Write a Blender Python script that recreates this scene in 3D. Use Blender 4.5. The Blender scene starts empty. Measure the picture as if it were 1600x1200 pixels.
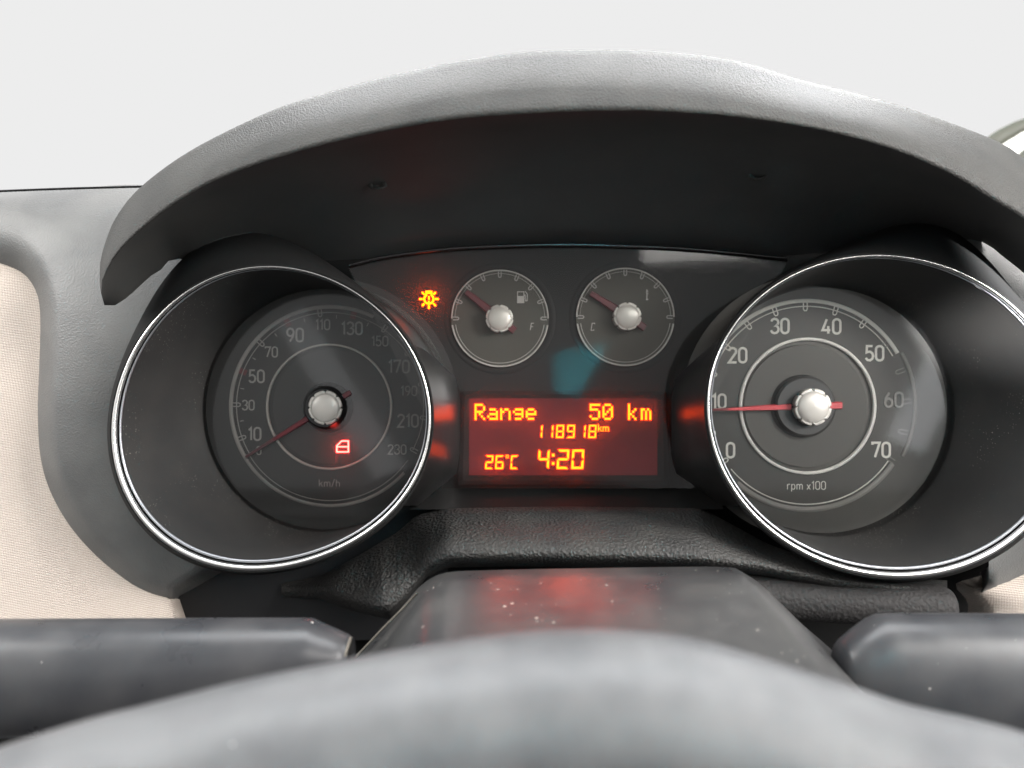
import bpy, math, random
from mathutils import Vector
random.seed(4)
R = math.radians
PI = math.pi
scene = bpy.context.scene

# ------------------------------------------------------------------ camera
FPX = 1200.0                         # focal length in photo pixels (1600 wide)
cd = bpy.data.cameras.new("camera")
cam = bpy.data.objects.new("camera", cd)
scene.collection.objects.link(cam)
cam.location = (0, 0, 0)
cam.rotation_euler = (R(90), 0, 0)
cd.sensor_width = 36
cd.lens = 27
cd.clip_start = 0.005
cd.clip_end = 50
cd.dof.use_dof = True
cd.dof.focus_distance = 0.315
cd.dof.aperture_fstop = 9
scene.camera = cam

# ------------------------------------------------------------------ world and lamps
w = bpy.data.worlds.new("World")
scene.world = w
w.use_nodes = True
bgn = w.node_tree.nodes["Background"]
bgn.inputs[0].default_value = (0.846, 0.846, 0.846, 1)
bgn.inputs[1].default_value = 1.0
scene.view_settings.view_transform = 'Standard'
scene.view_settings.look = 'None'
scene.view_settings.exposure = 0
scene.view_settings.gamma = 1


def area(name, loc, target, sx, sy, power, col):
    l = bpy.data.lights.new(name, 'AREA')
    l.shape = 'RECTANGLE'
    l.size, l.size_y = sx, sy
    l.energy = power
    l.color = col
    o = bpy.data.objects.new(name, l)
    scene.collection.objects.link(o)
    o.location = loc
    o.rotation_euler = (Vector(target) - Vector(loc)).to_track_quat('-Z', 'Y').to_euler()
    return o


area("windscreen_light", (0.10, 0.95, 0.62), (0.02, 0.28, 0.05), 1.1, 0.5, 62, (0.97, 0.985, 1.0))
area("overhead_fill_light", (0.03, 0.06, 0.92), (0.03, 0.22, 0.0), 1.1, 0.5, 19, (0.96, 0.98, 1.0))  # added overhead fill, not an opening in the roof
area("side_window_light", (-0.80, -0.02, 0.40), (-0.16, 0.34, -0.03), 0.5, 0.4, 11, (1.0, 0.985, 0.96))
area("far_window_light", (0.82, -0.22, 0.30), (0.22, 0.34, 0.03), 0.4, 0.4, 26, (1.0, 0.97, 0.94))
area("rear_window_light", (0.42, -0.75, 0.45), (0.12, 0.345, -0.01), 0.35, 0.3, 4, (1.0, 0.96, 0.92))
q1 = area("right_streak_light", (0.80, -0.75, 0.02), (0.16, 0.34, 0.0), 0.07, 0.30, 0.30, (0.95, 0.97, 1.0))  # added strip lamp that puts a diagonal streak on the tachometer lens
q1.rotation_euler.rotate_axis('Z', R(-24))
q2 = area("left_streak_light", (-0.37, -0.75, -0.05), (-0.07, 0.34, -0.01), 0.06, 0.42, 0.11, (0.97, 0.98, 1.0))  # added strip lamp for the faint streak on the speedometer lens
q2.rotation_euler.rotate_axis('Z', R(32))


def spot(name, loc, target, power, deg, blend):
    l = bpy.data.lights.new(name, 'SPOT')
    l.energy = power
    l.spot_size = R(deg)
    l.spot_blend = blend
    l.shadow_soft_size = 0.01
    o = bpy.data.objects.new(name, l)
    scene.collection.objects.link(o)
    o.location = loc
    o.rotation_euler = (Vector(target) - Vector(loc)).to_track_quat('-Z', 'Y').to_euler()
    return o


# a patch of direct sun on the dashboard beside the tachometer
spot("sun_patch", (0.22, -0.60, 0.03), (0.226, 0.34, 0.0425), 900, 5.5, 0.6)


# ------------------------------------------------------------------ helpers
def P(px, py, Y):
    return Vector(((px - 800) / FPX * Y, Y, (600 - py) / FPX * Y))


def origin(o):
    v = Vector((0, 0, 0))
    while o is not None:
        v = v + o.location
        o = o.parent
    return v


def thing(name, loc, label, cat, group=None):
    o = bpy.data.objects.new(name, None)
    scene.collection.objects.link(o)
    o.empty_display_size = 0.01
    o.location = loc
    o['label'] = label
    o['category'] = cat
    if group:
        o['group'] = group
    return o


def mk(name, verts, faces, mat, parent=None, smooth=True, label=None):
    off = origin(parent)
    me = bpy.data.meshes.new(name)
    me.from_pydata([tuple(Vector(v) - off) for v in verts], [], faces)
    me.materials.append(mat)
    if smooth:
        for p in me.polygons:
            p.use_smooth = True
    me.update()
    o = bpy.data.objects.new(name, me)
    scene.collection.objects.link(o)
    o.parent = parent
    if label:
        o['label'] = label
    return o


def local(name, me, loc, parent, roty=0, label=None):
    o = bpy.data.objects.new(name, me)
    scene.collection.objects.link(o)
    o.parent = parent
    o.location = Vector(loc) - origin(parent)
    o.rotation_euler = (0, roty, 0)
    if label:
        o['label'] = label
    return o


def mesh(name, verts, faces, mat, smooth=False):
    me = bpy.data.meshes.new(name)
    me.from_pydata([tuple(v) for v in verts], [], faces)
    me.materials.append(mat)
    if smooth:
        for p in me.polygons:
            p.use_smooth = True
    me.update()
    return me


def loft(rows, closed=False, flip=False):
    n = len(rows[0])
    verts = [p for r in rows for p in r]
    faces = []
    for i in range(len(rows) - 1):
        for j in range(n if closed else n - 1):
            k = (j + 1) % n
            f = (i * n + j, i * n + k, (i + 1) * n + k, (i + 1) * n + j)
            faces.append(f[::-1] if flip else f)
    return verts, faces


def resample(pts, n):
    """n points evenly along a Catmull-Rom curve through pts (tuples of any size)"""
    pts = [Vector(p) for p in pts]
    P_ = [pts[0] * 2 - pts[1]] + pts + [pts[-1] * 2 - pts[-2]]
    dense = []
    for i in range(1, len(P_) - 2):
        p0, p1, p2, p3 = P_[i - 1:i + 3]
        for k in range(16):
            t = k / 16
            dense.append(0.5 * ((2 * p1) + (p2 - p0) * t + (2 * p0 - 5 * p1 + 4 * p2 - p3) * t * t
                                + (3 * p1 - p0 - 3 * p2 + p3) * t ** 3))
    dense.append(pts[-1])
    L = [0]
    for a, b in zip(dense, dense[1:]):
        L.append(L[-1] + (b - a).length)
    out, j = [], 0
    for i in range(n):
        s = L[-1] * i / (n - 1)
        while j < len(L) - 2 and L[j + 1] < s:
            j += 1
        d = L[j + 1] - L[j]
        out.append(dense[j].lerp(dense[j + 1], (s - L[j]) / d if d > 1e-12 else 0))
    return out


def interp(tab, x):
    if x <= tab[0][0]:
        return tab[0][1]
    for (x0, y0), (x1, y1) in zip(tab, tab[1:]):
        if x <= x1:
            return y0 + (y1 - y0) * (x - x0) / (x1 - x0)
    return tab[-1][1]


def sm(t):
    t = max(0, min(1, t))
    return t * t * (3 - 2 * t)


def wrap(rows, col, steps):
    """extra columns that roll the edge of a lofted sheet backwards: steps of (dx px, dy px, dY)"""
    for r_ in rows:
        p = r_[col]
        px, py = p.x / p.y * FPX + 800, 600 - p.z / p.y * FPX
        new = [P(px + dx, py + dy, p.y + dY) for dx, dy, dY in steps]
        if col == -1:
            r_.extend(new)
        else:
            r_[:0] = new[::-1]


def tube(path, rad, n=10, cap=True):
    rows = []
    for i, p in enumerate(path):
        t = (path[min(i + 1, len(path) - 1)] - path[max(i - 1, 0)]).normalized()
        a = t.cross(Vector((0, 1, 0.13))).normalized()
        b = t.cross(a).normalized()
        r = rad(i) if callable(rad) else rad
        rows.append([p + a * math.cos(2 * PI * k / n) * r + b * math.sin(2 * PI * k / n) * r for k in range(n)])
    v, f = loft(rows, closed=True)
    if cap:
        f.append(tuple(range(n)))
        f.append(tuple(len(v) - n + k for k in range(n))[::-1])
    return v, f


# ------------------------------------------------------------------ materials
def material(name, col, rough=0.5, metal=0.0, spec=0.5, emit=None, estr=0.0):
    m = bpy.data.materials.new(name)
    m.use_nodes = True
    b = m.node_tree.nodes["Principled BSDF"]
    b.inputs["Base Color"].default_value = (*col, 1)
    b.inputs["Roughness"].default_value = rough
    b.inputs["Metallic"].default_value = metal
    b.inputs["Specular IOR Level"].default_value = spec
    if emit:
        b.inputs["Emission Color"].default_value = (*emit, 1)
        b.inputs["Emission Strength"].default_value = estr
    return m


def node(m, t, **kw):
    n = m.node_tree.nodes.new(t)
    for k, v in kw.items():
        if k in n.inputs:
            n.inputs[k].default_value = v
        else:
            setattr(n, k, v)
    return n


def link(m, a, b):
    m.node_tree.links.new(a, b)


def bsdf(m):
    return m.node_tree.nodes["Principled BSDF"]


def coords(m):
    return node(m, "ShaderNodeTexCoord").outputs["Object"]


def grain(m, scale, dist, strength=0.6, kind='voronoi', stretch=None):
    """fine pebbled relief of moulded plastic or leather"""
    c = coords(m)
    if stretch:
        mp = node(m, "ShaderNodeMapping")
        mp.inputs["Scale"].default_value = stretch
        link(m, c, mp.inputs[0])
        c = mp.outputs[0]
    if kind == 'voronoi':
        wn = node(m, "ShaderNodeTexNoise", Scale=scale * 0.6, Detail=2.0)
        link(m, c, wn.inputs["Vector"])
        mix = node(m, "ShaderNodeMix", data_type='VECTOR')
        mix.inputs[0].default_value = 0.0012
        add = node(m, "ShaderNodeVectorMath", operation='MULTIPLY_ADD')
        link(m, wn.outputs["Color"], add.inputs[0])
        add.inputs[1].default_value = (0.9 / scale,) * 3
        link(m, c, add.inputs[2])
        t = node(m, "ShaderNodeTexVoronoi", Scale=scale)
        t.feature = 'SMOOTH_F1'
        t.inputs["Smoothness"].default_value = 0.6
        link(m, add.outputs[0], t.inputs["Vector"])
        h = t.outputs["Distance"]
        m.node_tree.nodes.remove(mix)
    else:
        t = node(m, "ShaderNodeTexNoise", Scale=scale, Detail=3.0)
        link(m, c, t.inputs["Vector"])
        h = t.outputs[0]
    b = node(m, "ShaderNodeBump", Strength=strength, Distance=dist)
    link(m, h, b.inputs["Height"])
    link(m, b.outputs[0], bsdf(m).inputs["Normal"])
    return h


def mottle(m, col_a, col_b, scale, lo=0.35, hi=0.65, detail=4.0, rough=None):
    """slow uneven tone: wear, hand grease, thin dust"""
    t = node(m, "ShaderNodeTexNoise", Scale=scale, Detail=detail)
    link(m, coords(m), t.inputs["Vector"])
    r = node(m, "ShaderNodeMapRange")
    r.inputs[1].default_value, r.inputs[2].default_value = lo, hi
    link(m, t.outputs[0], r.inputs[0])
    x = node(m, "ShaderNodeMix", data_type='RGBA')
    x.inputs[6].default_value = (*col_a, 1)
    x.inputs[7].default_value = (*col_b, 1)
    link(m, r.outputs[0], x.inputs[0])
    link(m, x.outputs[2], bsdf(m).inputs["Base Color"])
    if rough:
        q = node(m, "ShaderNodeMapRange")
        q.inputs[3].default_value, q.inputs[4].default_value = rough
        link(m, r.outputs[0], q.inputs[0])
        link(m, q.outputs[0], bsdf(m).inputs["Roughness"])
    return x


def dust(m, mixnode, scale, thresh, col=(0.45, 0.42, 0.38), patch=None, cut=0.78):
    """scattered dust specks over the colour of mixnode"""
    v = node(m, "ShaderNodeTexVoronoi", Scale=scale)
    link(m, coords(m), v.inputs["Vector"])
    wn = node(m, "ShaderNodeSeparateColor")
    link(m, v.outputs["Color"], wn.inputs[0])
    # size of every speck differs, most cells stay clean
    sz = node(m, "ShaderNodeMapRange")
    sz.inputs[1].default_value, sz.inputs[2].default_value = cut, 1.0
    sz.inputs[3].default_value, sz.inputs[4].default_value = 0.0, thresh
    link(m, wn.outputs[0], sz.inputs[0])
    last = sz.outputs[0]
    if patch:
        n = node(m, "ShaderNodeTexNoise", Scale=patch, Detail=3.0)
        link(m, coords(m), n.inputs["Vector"])
        pr = node(m, "ShaderNodeMapRange")
        pr.inputs[1].default_value, pr.inputs[2].default_value = 0.42, 0.62
        link(m, n.outputs[0], pr.inputs[0])
        mu = node(m, "ShaderNodeMath", operation='MULTIPLY')
        link(m, last, mu.inputs[0])
        link(m, pr.outputs[0], mu.inputs[1])
        last = mu.outputs[0]
    lt = node(m, "ShaderNodeMath", operation='LESS_THAN')
    link(m, v.outputs["Distance"], lt.inputs[0])
    link(m, last, lt.inputs[1])
    x = node(m, "ShaderNodeMix", data_type='RGBA')
    link(m, lt.outputs[0], x.inputs[0])
    link(m, mixnode.outputs[2], x.inputs[6])
    x.inputs[7].default_value = (*col, 1)
    link(m, x.outputs[2], bsdf(m).inputs["Base Color"])


M = {}
M['hood'] = material("hood_plastic", (0.045, 0.045, 0.043), 0.62, spec=0.3)
mottle(M['hood'], (0.023, 0.0225, 0.021), (0.032, 0.031, 0.0285), 60)
grain(M['hood'], 1600, 0.00028, 1.0)
M['lining'] = material("hood_lining_plastic", (0.036, 0.036, 0.036), 0.65, spec=0.3)
mottle(M['lining'], (0.036, 0.036, 0.035), (0.043, 0.042, 0.040), 30)
grain(M['lining'], 1500, 0.00012, 0.5, 'noise')
M['dash'] = material("dash_plastic", (0.09, 0.09, 0.088), 0.5)
mottle(M['dash'], (0.075, 0.075, 0.074), (0.10, 0.099, 0.096), 45)
grain(M['dash'], 1400, 0.00018, 0.7)
M['fabric'] = material("beige_woven_cloth", (0.55, 0.45, 0.34), 0.85, spec=0.2)
M['black'] = material("black_plastic", (0.014, 0.014, 0.015), 0.5, spec=0.35)
M['collar'] = material("matt_collar_plastic", (0.014, 0.014, 0.014), 0.8, spec=0.08)
M['gap'] = material("gap_black", (0.008, 0.008, 0.008), 0.9, spec=0.1)
M['tubewall'] = material("gauge_tube_plastic", (0.016, 0.016, 0.016), 0.6, spec=0.3)
x = mottle(M['tubewall'], (0.014, 0.014, 0.014), (0.022, 0.021, 0.02), 25)
dust(M['tubewall'], x, 1900, 0.36, (0.22, 0.205, 0.185), patch=40)
grain(M['tubewall'], 1800, 0.0001, 0.4, 'noise')
M['chrome'] = material("satin_chrome", (0.80, 0.79, 0.77), 0.26, 1.0)
M['lip'] = material("grey_satin_lip", (0.30, 0.31, 0.33), 0.35, 0.8)
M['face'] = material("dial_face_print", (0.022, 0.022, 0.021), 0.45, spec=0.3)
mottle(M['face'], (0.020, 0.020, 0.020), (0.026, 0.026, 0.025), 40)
M['facelit'] = material("lit_face_print", (0.07, 0.067, 0.062), 0.4, spec=0.4)  # lighter copy of the dial face, stronger light put into its colour
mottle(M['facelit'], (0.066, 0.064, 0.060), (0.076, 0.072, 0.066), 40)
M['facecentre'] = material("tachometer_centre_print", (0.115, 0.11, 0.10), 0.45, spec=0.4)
M['smallface'] = material("small_dial_print", (0.050, 0.048, 0.042), 0.6, spec=0.12)
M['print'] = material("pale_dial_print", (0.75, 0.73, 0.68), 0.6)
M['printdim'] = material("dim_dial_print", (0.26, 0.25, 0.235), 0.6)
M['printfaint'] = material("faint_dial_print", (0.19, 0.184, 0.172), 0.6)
M['printred'] = material("dark_red_dial_print", (0.10, 0.012, 0.014), 0.6)
M['ringwhite'] = material("lit_pale_ring", (0.92, 0.89, 0.84), 0.3, 0.0)  # near white: strong light on the tachometer ring put into its colour
M['ringgrey'] = material("grey_ring", (0.36, 0.34, 0.31), 0.4, 0.2)
M['hub'] = material("pearl_hub_cap", (0.36, 0.345, 0.32), 0.38, 0.25)
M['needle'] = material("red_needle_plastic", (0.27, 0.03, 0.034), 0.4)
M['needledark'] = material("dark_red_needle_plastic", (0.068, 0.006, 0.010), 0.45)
M['fascia'] = material("fascia_plastic", (0.012, 0.012, 0.012), 0.7, spec=0.15)
M['wall'] = material("polished_black_plastic", (0.006, 0.006, 0.006), 0.32, spec=0.34)
M['gloss'] = material("gloss_black_plastic", (0.016, 0.015, 0.015), 0.2, spec=0.6)
M['pad'] = material("grained_black_pad", (0.026, 0.026, 0.026), 0.62, spec=0.3)
mottle(M['pad'], (0.022, 0.022, 0.022), (0.034, 0.033, 0.031), 50)
grain(M['pad'], 780, 0.0008, 1.0)
M['roll'] = material("dull_black_pad", (0.018, 0.017, 0.017), 0.7, spec=0.25)
grain(M['roll'], 650, 0.0005, 0.8)
M['shroud'] = material("dusty_gloss_plastic", (0.03, 0.03, 0.032), 0.28)
x = mottle(M['shroud'], (0.026, 0.027, 0.029), (0.060, 0.059, 0.057), 55, lo=0.25, hi=0.8, rough=(0.26, 0.36))
dust(M['shroud'], x, 420, 0.26, (0.30, 0.285, 0.255), cut=0.4, patch=90)
grain(M['shroud'], 1400, 0.00008, 0.5, 'noise')
M['stalk'] = material("stalk_plastic", (0.045, 0.046, 0.05), 0.32, spec=0.35)
x = mottle(M['stalk'], (0.026, 0.027, 0.030), (0.040, 0.040, 0.042), 60, rough=(0.27, 0.38))
dust(M['stalk'], x, 330, 0.16, (0.3, 0.29, 0.27), patch=50)
M['rim'] = material("rim_leather", (0.085, 0.088, 0.098), 0.48)
x = mottle(M['rim'], (0.056, 0.057, 0.060), (0.088, 0.089, 0.091), 60)
dust(M['rim'], x, 300, 0.12, (0.4, 0.39, 0.37), patch=40)
M['seam'] = material("seam_dirt", (0.11, 0.098, 0.08), 0.8)
M['white'] = material("white_trim_plastic", (0.80, 0.80, 0.76), 0.5)
M['olive'] = material("olive_grey_trim", (0.034, 0.036, 0.024), 0.6)

# cloth: weave relief and two tone threads
m = M['fabric']
c = coords(m)
wv = node(m, "ShaderNodeTexWave", Scale=420.0, Distortion=1.5, Detail=1.0)
wv.bands_direction = 'Z'
wv.inputs["Detail Scale"].default_value = 2.0
mp = node(m, "ShaderNodeMapping")
mp.inputs["Rotation"].default_value = (0, R(8), 0)
link(m, c, mp.inputs[0])
link(m, mp.outputs[0], wv.inputs["Vector"])
wv2 = node(m, "ShaderNodeTexWave", Scale=300.0, Distortion=1.5)
wv2.bands_direction = 'X'
link(m, mp.outputs[0], wv2.inputs["Vector"])
mu = node(m, "ShaderNodeMath", operation='MULTIPLY')
link(m, wv.outputs["Fac"], mu.inputs[0])
link(m, wv2.outputs["Fac"], mu.inputs[1])
ad = node(m, "ShaderNodeMath", operation='ADD')
link(m, wv.outputs["Fac"], ad.inputs[0])
link(m, mu.outputs[0], ad.inputs[1])
mx = node(m, "ShaderNodeMix", data_type='RGBA')
mx.inputs[6].default_value = (0.33, 0.28, 0.24, 1)
mx.inputs[7].default_value = (0.53, 0.465, 0.41, 1)
link(m, ad.outputs[0], mx.inputs[0])
link(m, mx.outputs[2], bsdf(m).inputs["Base Color"])
bp = node(m, "ShaderNodeBump", Strength=0.5, Distance=0.0003)
link(m, ad.outputs[0], bp.inputs["Height"])
link(m, bp.outputs[0], bsdf(m).inputs["Normal"])


def emitter(name, col, strength, base=(0.05, 0.01, 0.01)):
    return material(name, base, 0.5, spec=0.1, emit=col, estr=strength)


M['amber'] = emitter("amber_telltale", (1.0, 0.07, 0.0), 22.0, (0.2, 0.1, 0.0))
M['lcd'] = emitter("orange_lcd_segment", (1.0, 0.052, 0.001), 18.0, (0.2, 0.05, 0.0))
M['redlamp'] = emitter("red_telltale", (1.0, 0.05, 0.04), 20.0, (0.2, 0.02, 0.02))
M['backlit'] = emitter("red_backlit_lcd", (1.0, 0.08, 0.11), 0.075, (0.03, 0.006, 0.006))

m = M['backlit']
c = coords(m)
nz = node(m, "ShaderNodeTexNoise", Scale=38.0, Detail=1.0)
link(m, c, nz.inputs["Vector"])
sx = node(m, "ShaderNodeSeparateXYZ")
link(m, c, sx.inputs[0])
fall = node(m, "ShaderNodeMapRange")          # the lamp of the backlight sits low on the left
fall.inputs[1].default_value, fall.inputs[2].default_value = -0.035, 0.045
fall.inputs[3].default_value, fall.inputs[4].default_value = 0.12, 0.035
link(m, sx.outputs[0], fall.inputs[0])
mm = node(m, "ShaderNodeMath", operation='MULTIPLY')
link(m, fall.outputs[0], mm.inputs[0])
nr = node(m, "ShaderNodeMapRange")
nr.inputs[1].default_value, nr.inputs[2].default_value = 0.3, 0.7
nr.inputs[3].default_value, nr.inputs[4].default_value = 0.5, 1.15
link(m, nz.outputs[0], nr.inputs[0])
link(m, nr.outputs[0], mm.inputs[1])
link(m, mm.outputs[0], bsdf(m).inputs["Emission Strength"])


def lensmat(name, tint=(1, 1, 1), ior=1.46, haze=0.05):
    m = bpy.data.materials.new(name)
    m.use_nodes = True
    nt = m.node_tree
    nt.nodes.remove(nt.nodes["Principled BSDF"])
    out = nt.nodes["Material Output"]
    tr = node(m, "ShaderNodeBsdfTransparent")
    tr.inputs[0].default_value = (*tint, 1)
    gl = node(m, "ShaderNodeBsdfGlossy")
    gl.inputs["Roughness"].default_value = 0.06
    fr = node(m, "ShaderNodeFresnel", IOR=ior)
    mixs = node(m, "ShaderNodeMixShader")
    link(m, fr.outputs[0], mixs.inputs[0])
    link(m, tr.outputs[0], mixs.inputs[1])
    link(m, gl.outputs[0], mixs.inputs[2])
    # translucent share added to spread a halo round the lit symbols
    tl = node(m, "ShaderNodeBsdfTranslucent")
    tl.inputs[0].default_value = (0.9, 0.9, 0.9, 1)
    mix2 = node(m, "ShaderNodeMixShader")
    mix2.inputs[0].default_value = haze
    link(m, mixs.outputs[0], mix2.inputs[1])
    link(m, tl.outputs[0], mix2.inputs[2])
    link(m, mix2.outputs[0], out.inputs[0])
    return m


M['lens'] = lensmat("clear_lens_plastic", (0.96, 0.96, 0.95))
M['lensmid'] = lensmat("coated_lens_plastic", (0.96, 0.96, 0.95), ior=1.36)
M['lensclean'] = lensmat("clean_lens_plastic", (0.98, 0.98, 0.97), haze=0.0)


# ------------------------------------------------------------------ stroke lettering
def arc(cx, cy, rx, ry, a0, a1, n=7):
    return [(cx + rx * math.cos(R(a0 + (a1 - a0) * i / n)), cy + ry * math.sin(R(a0 + (a1 - a0) * i / n))) for i in range(n + 1)]


G = {
    '0': (0.50, [arc(.25, .77, .25, .23, 180, 0) + arc(.25, .23, .25, .23, 0, -180) + ['c']]),
    '1': (0.24, [[(0, .80), (.19, 1), (.19, 0)]]),
    '2': (0.50, [arc(.25, .77, .25, .23, 175, -20) + [(.0, 0), (.52, 0)]]),
    '3': (0.50, [arc(.24, .76, .25, .24, 165, -75) + arc(.24, .27, .27, .27, 75, -165)]),
    '4': (0.54, [[(.30, 1), (0, .24), (.54, .24)], [(.40, .52), (.40, 0)]]),
    '5': (0.50, [[(.46, 1), (.07, 1), (.05, .56)] + arc(.23, .31, .27, .31, 115, -155)]),
    '6': (0.52, [arc(.26, .29, .25, .29, 0, 360, 14)[:-1] + ['c'], [(.01, .33), (.06, .62), (.30, 1)]]),
    '7': (0.50, [[(0, .86), (0, 1), (.5, 1), (.17, 0)]]),
    '8': (0.50, [arc(.25, .76, .21, .24, 0, 360, 12)[:-1] + ['c'], arc(.25, .26, .25, .26, 0, 360, 12)[:-1] + ['c']]),
    '9': (0.52, [arc(.26, .71, .25, .29, 0, 360, 14)[:-1] + ['c'], [(.51, .67), (.46, .38), (.22, 0)]]),
    'k': (0.42, [[(0, 0), (0, 1)], [(.40, .66), (.02, .30)], [(.14, .42), (.42, 0)]]),
    'm': (0.68, [[(0, 0), (0, .66)], [(0, .3)] + arc(.17, .45, .17, .2, 180, 0, 5) + [(.34, 0)], [(.34, .3)] + arc(.51, .45, .17, .2, 180, 0, 5) + [(.68, 0)]]),
    '/': (0.34, [[(0, -.06), (.34, 1.04)]]),
    'h': (0.42, [[(0, 0), (0, 1)], [(0, .3)] + arc(.2, .42, .2, .24, 180, 0, 5) + [(.40, 0)]]),
    'r': (0.30, [[(0, 0), (0, .66)], [(0, .36)] + arc(.2, .42, .2, .24, 180, 55, 5)]),
    'p': (0.44, [[(0, -.26), (0, .66)], arc(.21, .33, .21, .33, 0, 360, 12)[:-1] + ['c']]),
    'x': (0.40, [[(0, 0), (.4, .62)], [(.4, 0), (0, .62)]]),
    'F': (0.46, [[(.52, 1), (.16, 1), (0, 0)], [(.08, .52), (.40, .52)]]),
    'C': (0.50, [[(.55, .86), (.55, 1), (.18, 1), (.02, 0), (.42, 0), (.44, .14)]]),
    ' ': (0.15, []),
}


def ribbon(V, F, pts, wd, thick, dx=0, dz=0, sc=1.0):
    closed = pts[-1] == 'c'
    if closed:
        pts = pts[:-1]
    pts = [Vector((x * sc + dx, z * sc + dz)) for x, z in pts]
    thick *= 1 + 0.07 * ((len(V) // 4) % 9)      # strokes that cross must not share a plane
    n = len(pts)
    L, Rr = [], []
    for i in range(n):
        if closed:
            a, b, c_ = pts[i - 1], pts[i], pts[(i + 1) % n]
        else:
            a, b, c_ = pts[max(i - 1, 0)], pts[i], pts[min(i + 1, n - 1)]
        t1 = (b - a).normalized() if (b - a).length > 1e-12 else (c_ - b).normalized()
        t2 = (c_ - b).normalized() if (c_ - b).length > 1e-12 else t1
        t = (t1 + t2)
        t = t.normalized() if t.length > 1e-6 else t1
        nn = Vector((-t.y, t.x))
        k = 1 / max(0.45, nn.dot(Vector((-t1.y, t1.x))))
        L.append(b + nn * wd / 2 * k)
        Rr.append(b - nn * wd / 2 * k)
    base = len(V)
    for l, r in zip(L, Rr):
        V += [(l.x, -thick, l.y), (r.x, -thick, r.y), (l.x, 0, l.y), (r.x, 0, r.y)]
    for i in range(n if closed else n - 1):
        a, b = base + 4 * i, base + 4 * ((i + 1) % n)
        F += [(a, b, b + 1, a + 1), (a, a + 2, b + 2, b), (a + 1, b + 1, b + 3, a + 3)]
    if not closed:
        a, b = base, base + 4 * (n - 1)
        F += [(a, a + 1, a + 3, a + 2), (b, b + 2, b + 3, b + 1)]


def text_mesh(txt, h, mat, wd=0.13, gap=0.17, xs=1.0, thick=0.00012):
    """centred lettering of cap height h (metres) in the x-z plane"""
    tot = sum(G[ch][0] for ch in txt) + gap * (len(txt) - 1)
    V, F = [], []
    x = -tot / 2
    for ch in txt:
        gw, strokes = G[ch]
        for s in strokes:
            ps = [q if q == 'c' else ((q[0] + x) * xs, q[1] - 0.5) for q in s]
            ribbon(V, F, ps, wd * h, thick, sc=h)
        x += gw + gap
    return mesh("lettering", V, F, mat)


def ring_strip(cx, cy, Y, r0, r1, a0, a1, thick, n=72):
    """flat raised band between radii r0..r1 (px at Y); angles in degrees, clockwise from the left as seen"""
    V = []
    full = abs(a1 - a0) >= 359.9
    for i in range(n + 1):
        a = R(a0 + (a1 - a0) * i / n)
        for r, y in ((r0, Y), (r0, Y - thick), (r1, Y - thick), (r1, Y)):
            p = P(cx, cy, Y) + Vector((-math.cos(a) * r, 0, math.sin(a) * r)) * (Y / FPX)
            V.append(Vector((p.x, y, p.z)))
    F = []
    for i in range(n):
        for k in range(3):
            F.append((4 * i + k, 4 * i + k + 1, 4 * i + k + 5, 4 * i + k + 4))
    return V, F


def disc(cx, cy, Y, r, n=64, back=None):
    V = [P(cx, cy, Y)]
    s = Y / FPX
    for i in range(n):
        a = 2 * PI * i / n
        V.append(P(cx, cy, Y) + Vector((math.cos(a) * r * s, 0, math.sin(a) * r * s)))
    F = [(0, 1 + i, 1 + (i + 1) % n) for i in range(n)]
    if back:
        for i in range(n):
            v = V[1 + i].copy()
            v.y = Y + back
            V.append(v)
        F += [(1 + i, 1 + n + i, 1 + n + (i + 1) % n, 1 + (i + 1) % n) for i in range(n)]
    return V, F


def lathe(cx, cy, Y0, prof, n=48, notch=None):
    """prof: list of (radius in px at Y0, Y); spun about the y axis through pixel cx, cy at depth Y0"""
    s = Y0 / FPX
    c0 = P(cx, cy, Y0)
    rows = []
    for pi_, (r, y) in enumerate(prof):
        row = []
        for i in range(n):
            a = 2 * PI * i / n
            rr = r
            if notch and pi_ in notch[0] and (i % notch[1]) == 0:
                rr = r - notch[2]
            row.append(Vector((c0.x + math.cos(a) * rr * s, y, c0.z + math.sin(a) * rr * s)))
        rows.append(row)
    return loft(rows, closed=True, flip=True)


# ------------------------------------------------------------------ outlines of the two chrome rings
import cmath
NR = 240


def fourier_ring(pts, c, order):
    """least squares radius(angle) of the given order through the pixel points"""
    rows, rhs = [], []
    for x_, y_ in pts:
        a = math.atan2(y_ - c[1], x_ - c[0])
        rows.append([1.0] + [f(k * a) for k in range(1, order + 1) for f in (math.cos, math.sin)])
        rhs.append(math.hypot(x_ - c[0], y_ - c[1]))
    n = len(rows[0])
    A = [[sum(r[i] * r[j] for r in rows) + (0.02 if i == j and i else 0) for j in range(n)] + [sum(r[i] * b for r, b in zip(rows, rhs))] for i in range(n)]
    for i in range(n):
        pv = max(range(i, n), key=lambda q: abs(A[q][i]))
        A[i], A[pv] = A[pv], A[i]
        for q in range(n):
            if q != i:
                fct = A[q][i] / A[i][i]
                A[q] = [u - fct * v for u, v in zip(A[q], A[i])]
    co = [A[i][n] / A[i][i] for i in range(n)]
    return lambda a: co[0] + sum(co[2 * k - 1] * math.cos(k * a) + co[2 * k] * math.sin(k * a) for k in range(1, order + 1))


LP = [(173, 644.5), (177, 719), (187, 766), (216, 813), (261, 854), (317.5, 881), (385, 894), (430, 892), (520, 869.5), (587.5, 826.8),
      (632.5, 781.8), (664, 716.5), (676.4, 653.5), (416.5, 412.4), (295, 447.5), (250, 485.8), (209.5, 546.5), (182.5, 596),
      (542.5, 447.5), (610, 499), (655, 555.5)]
LC = (424.0, 653.0)
lrad = fourier_ring(LP, LC, 3)
RC = (1389.4, 650.6)


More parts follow.
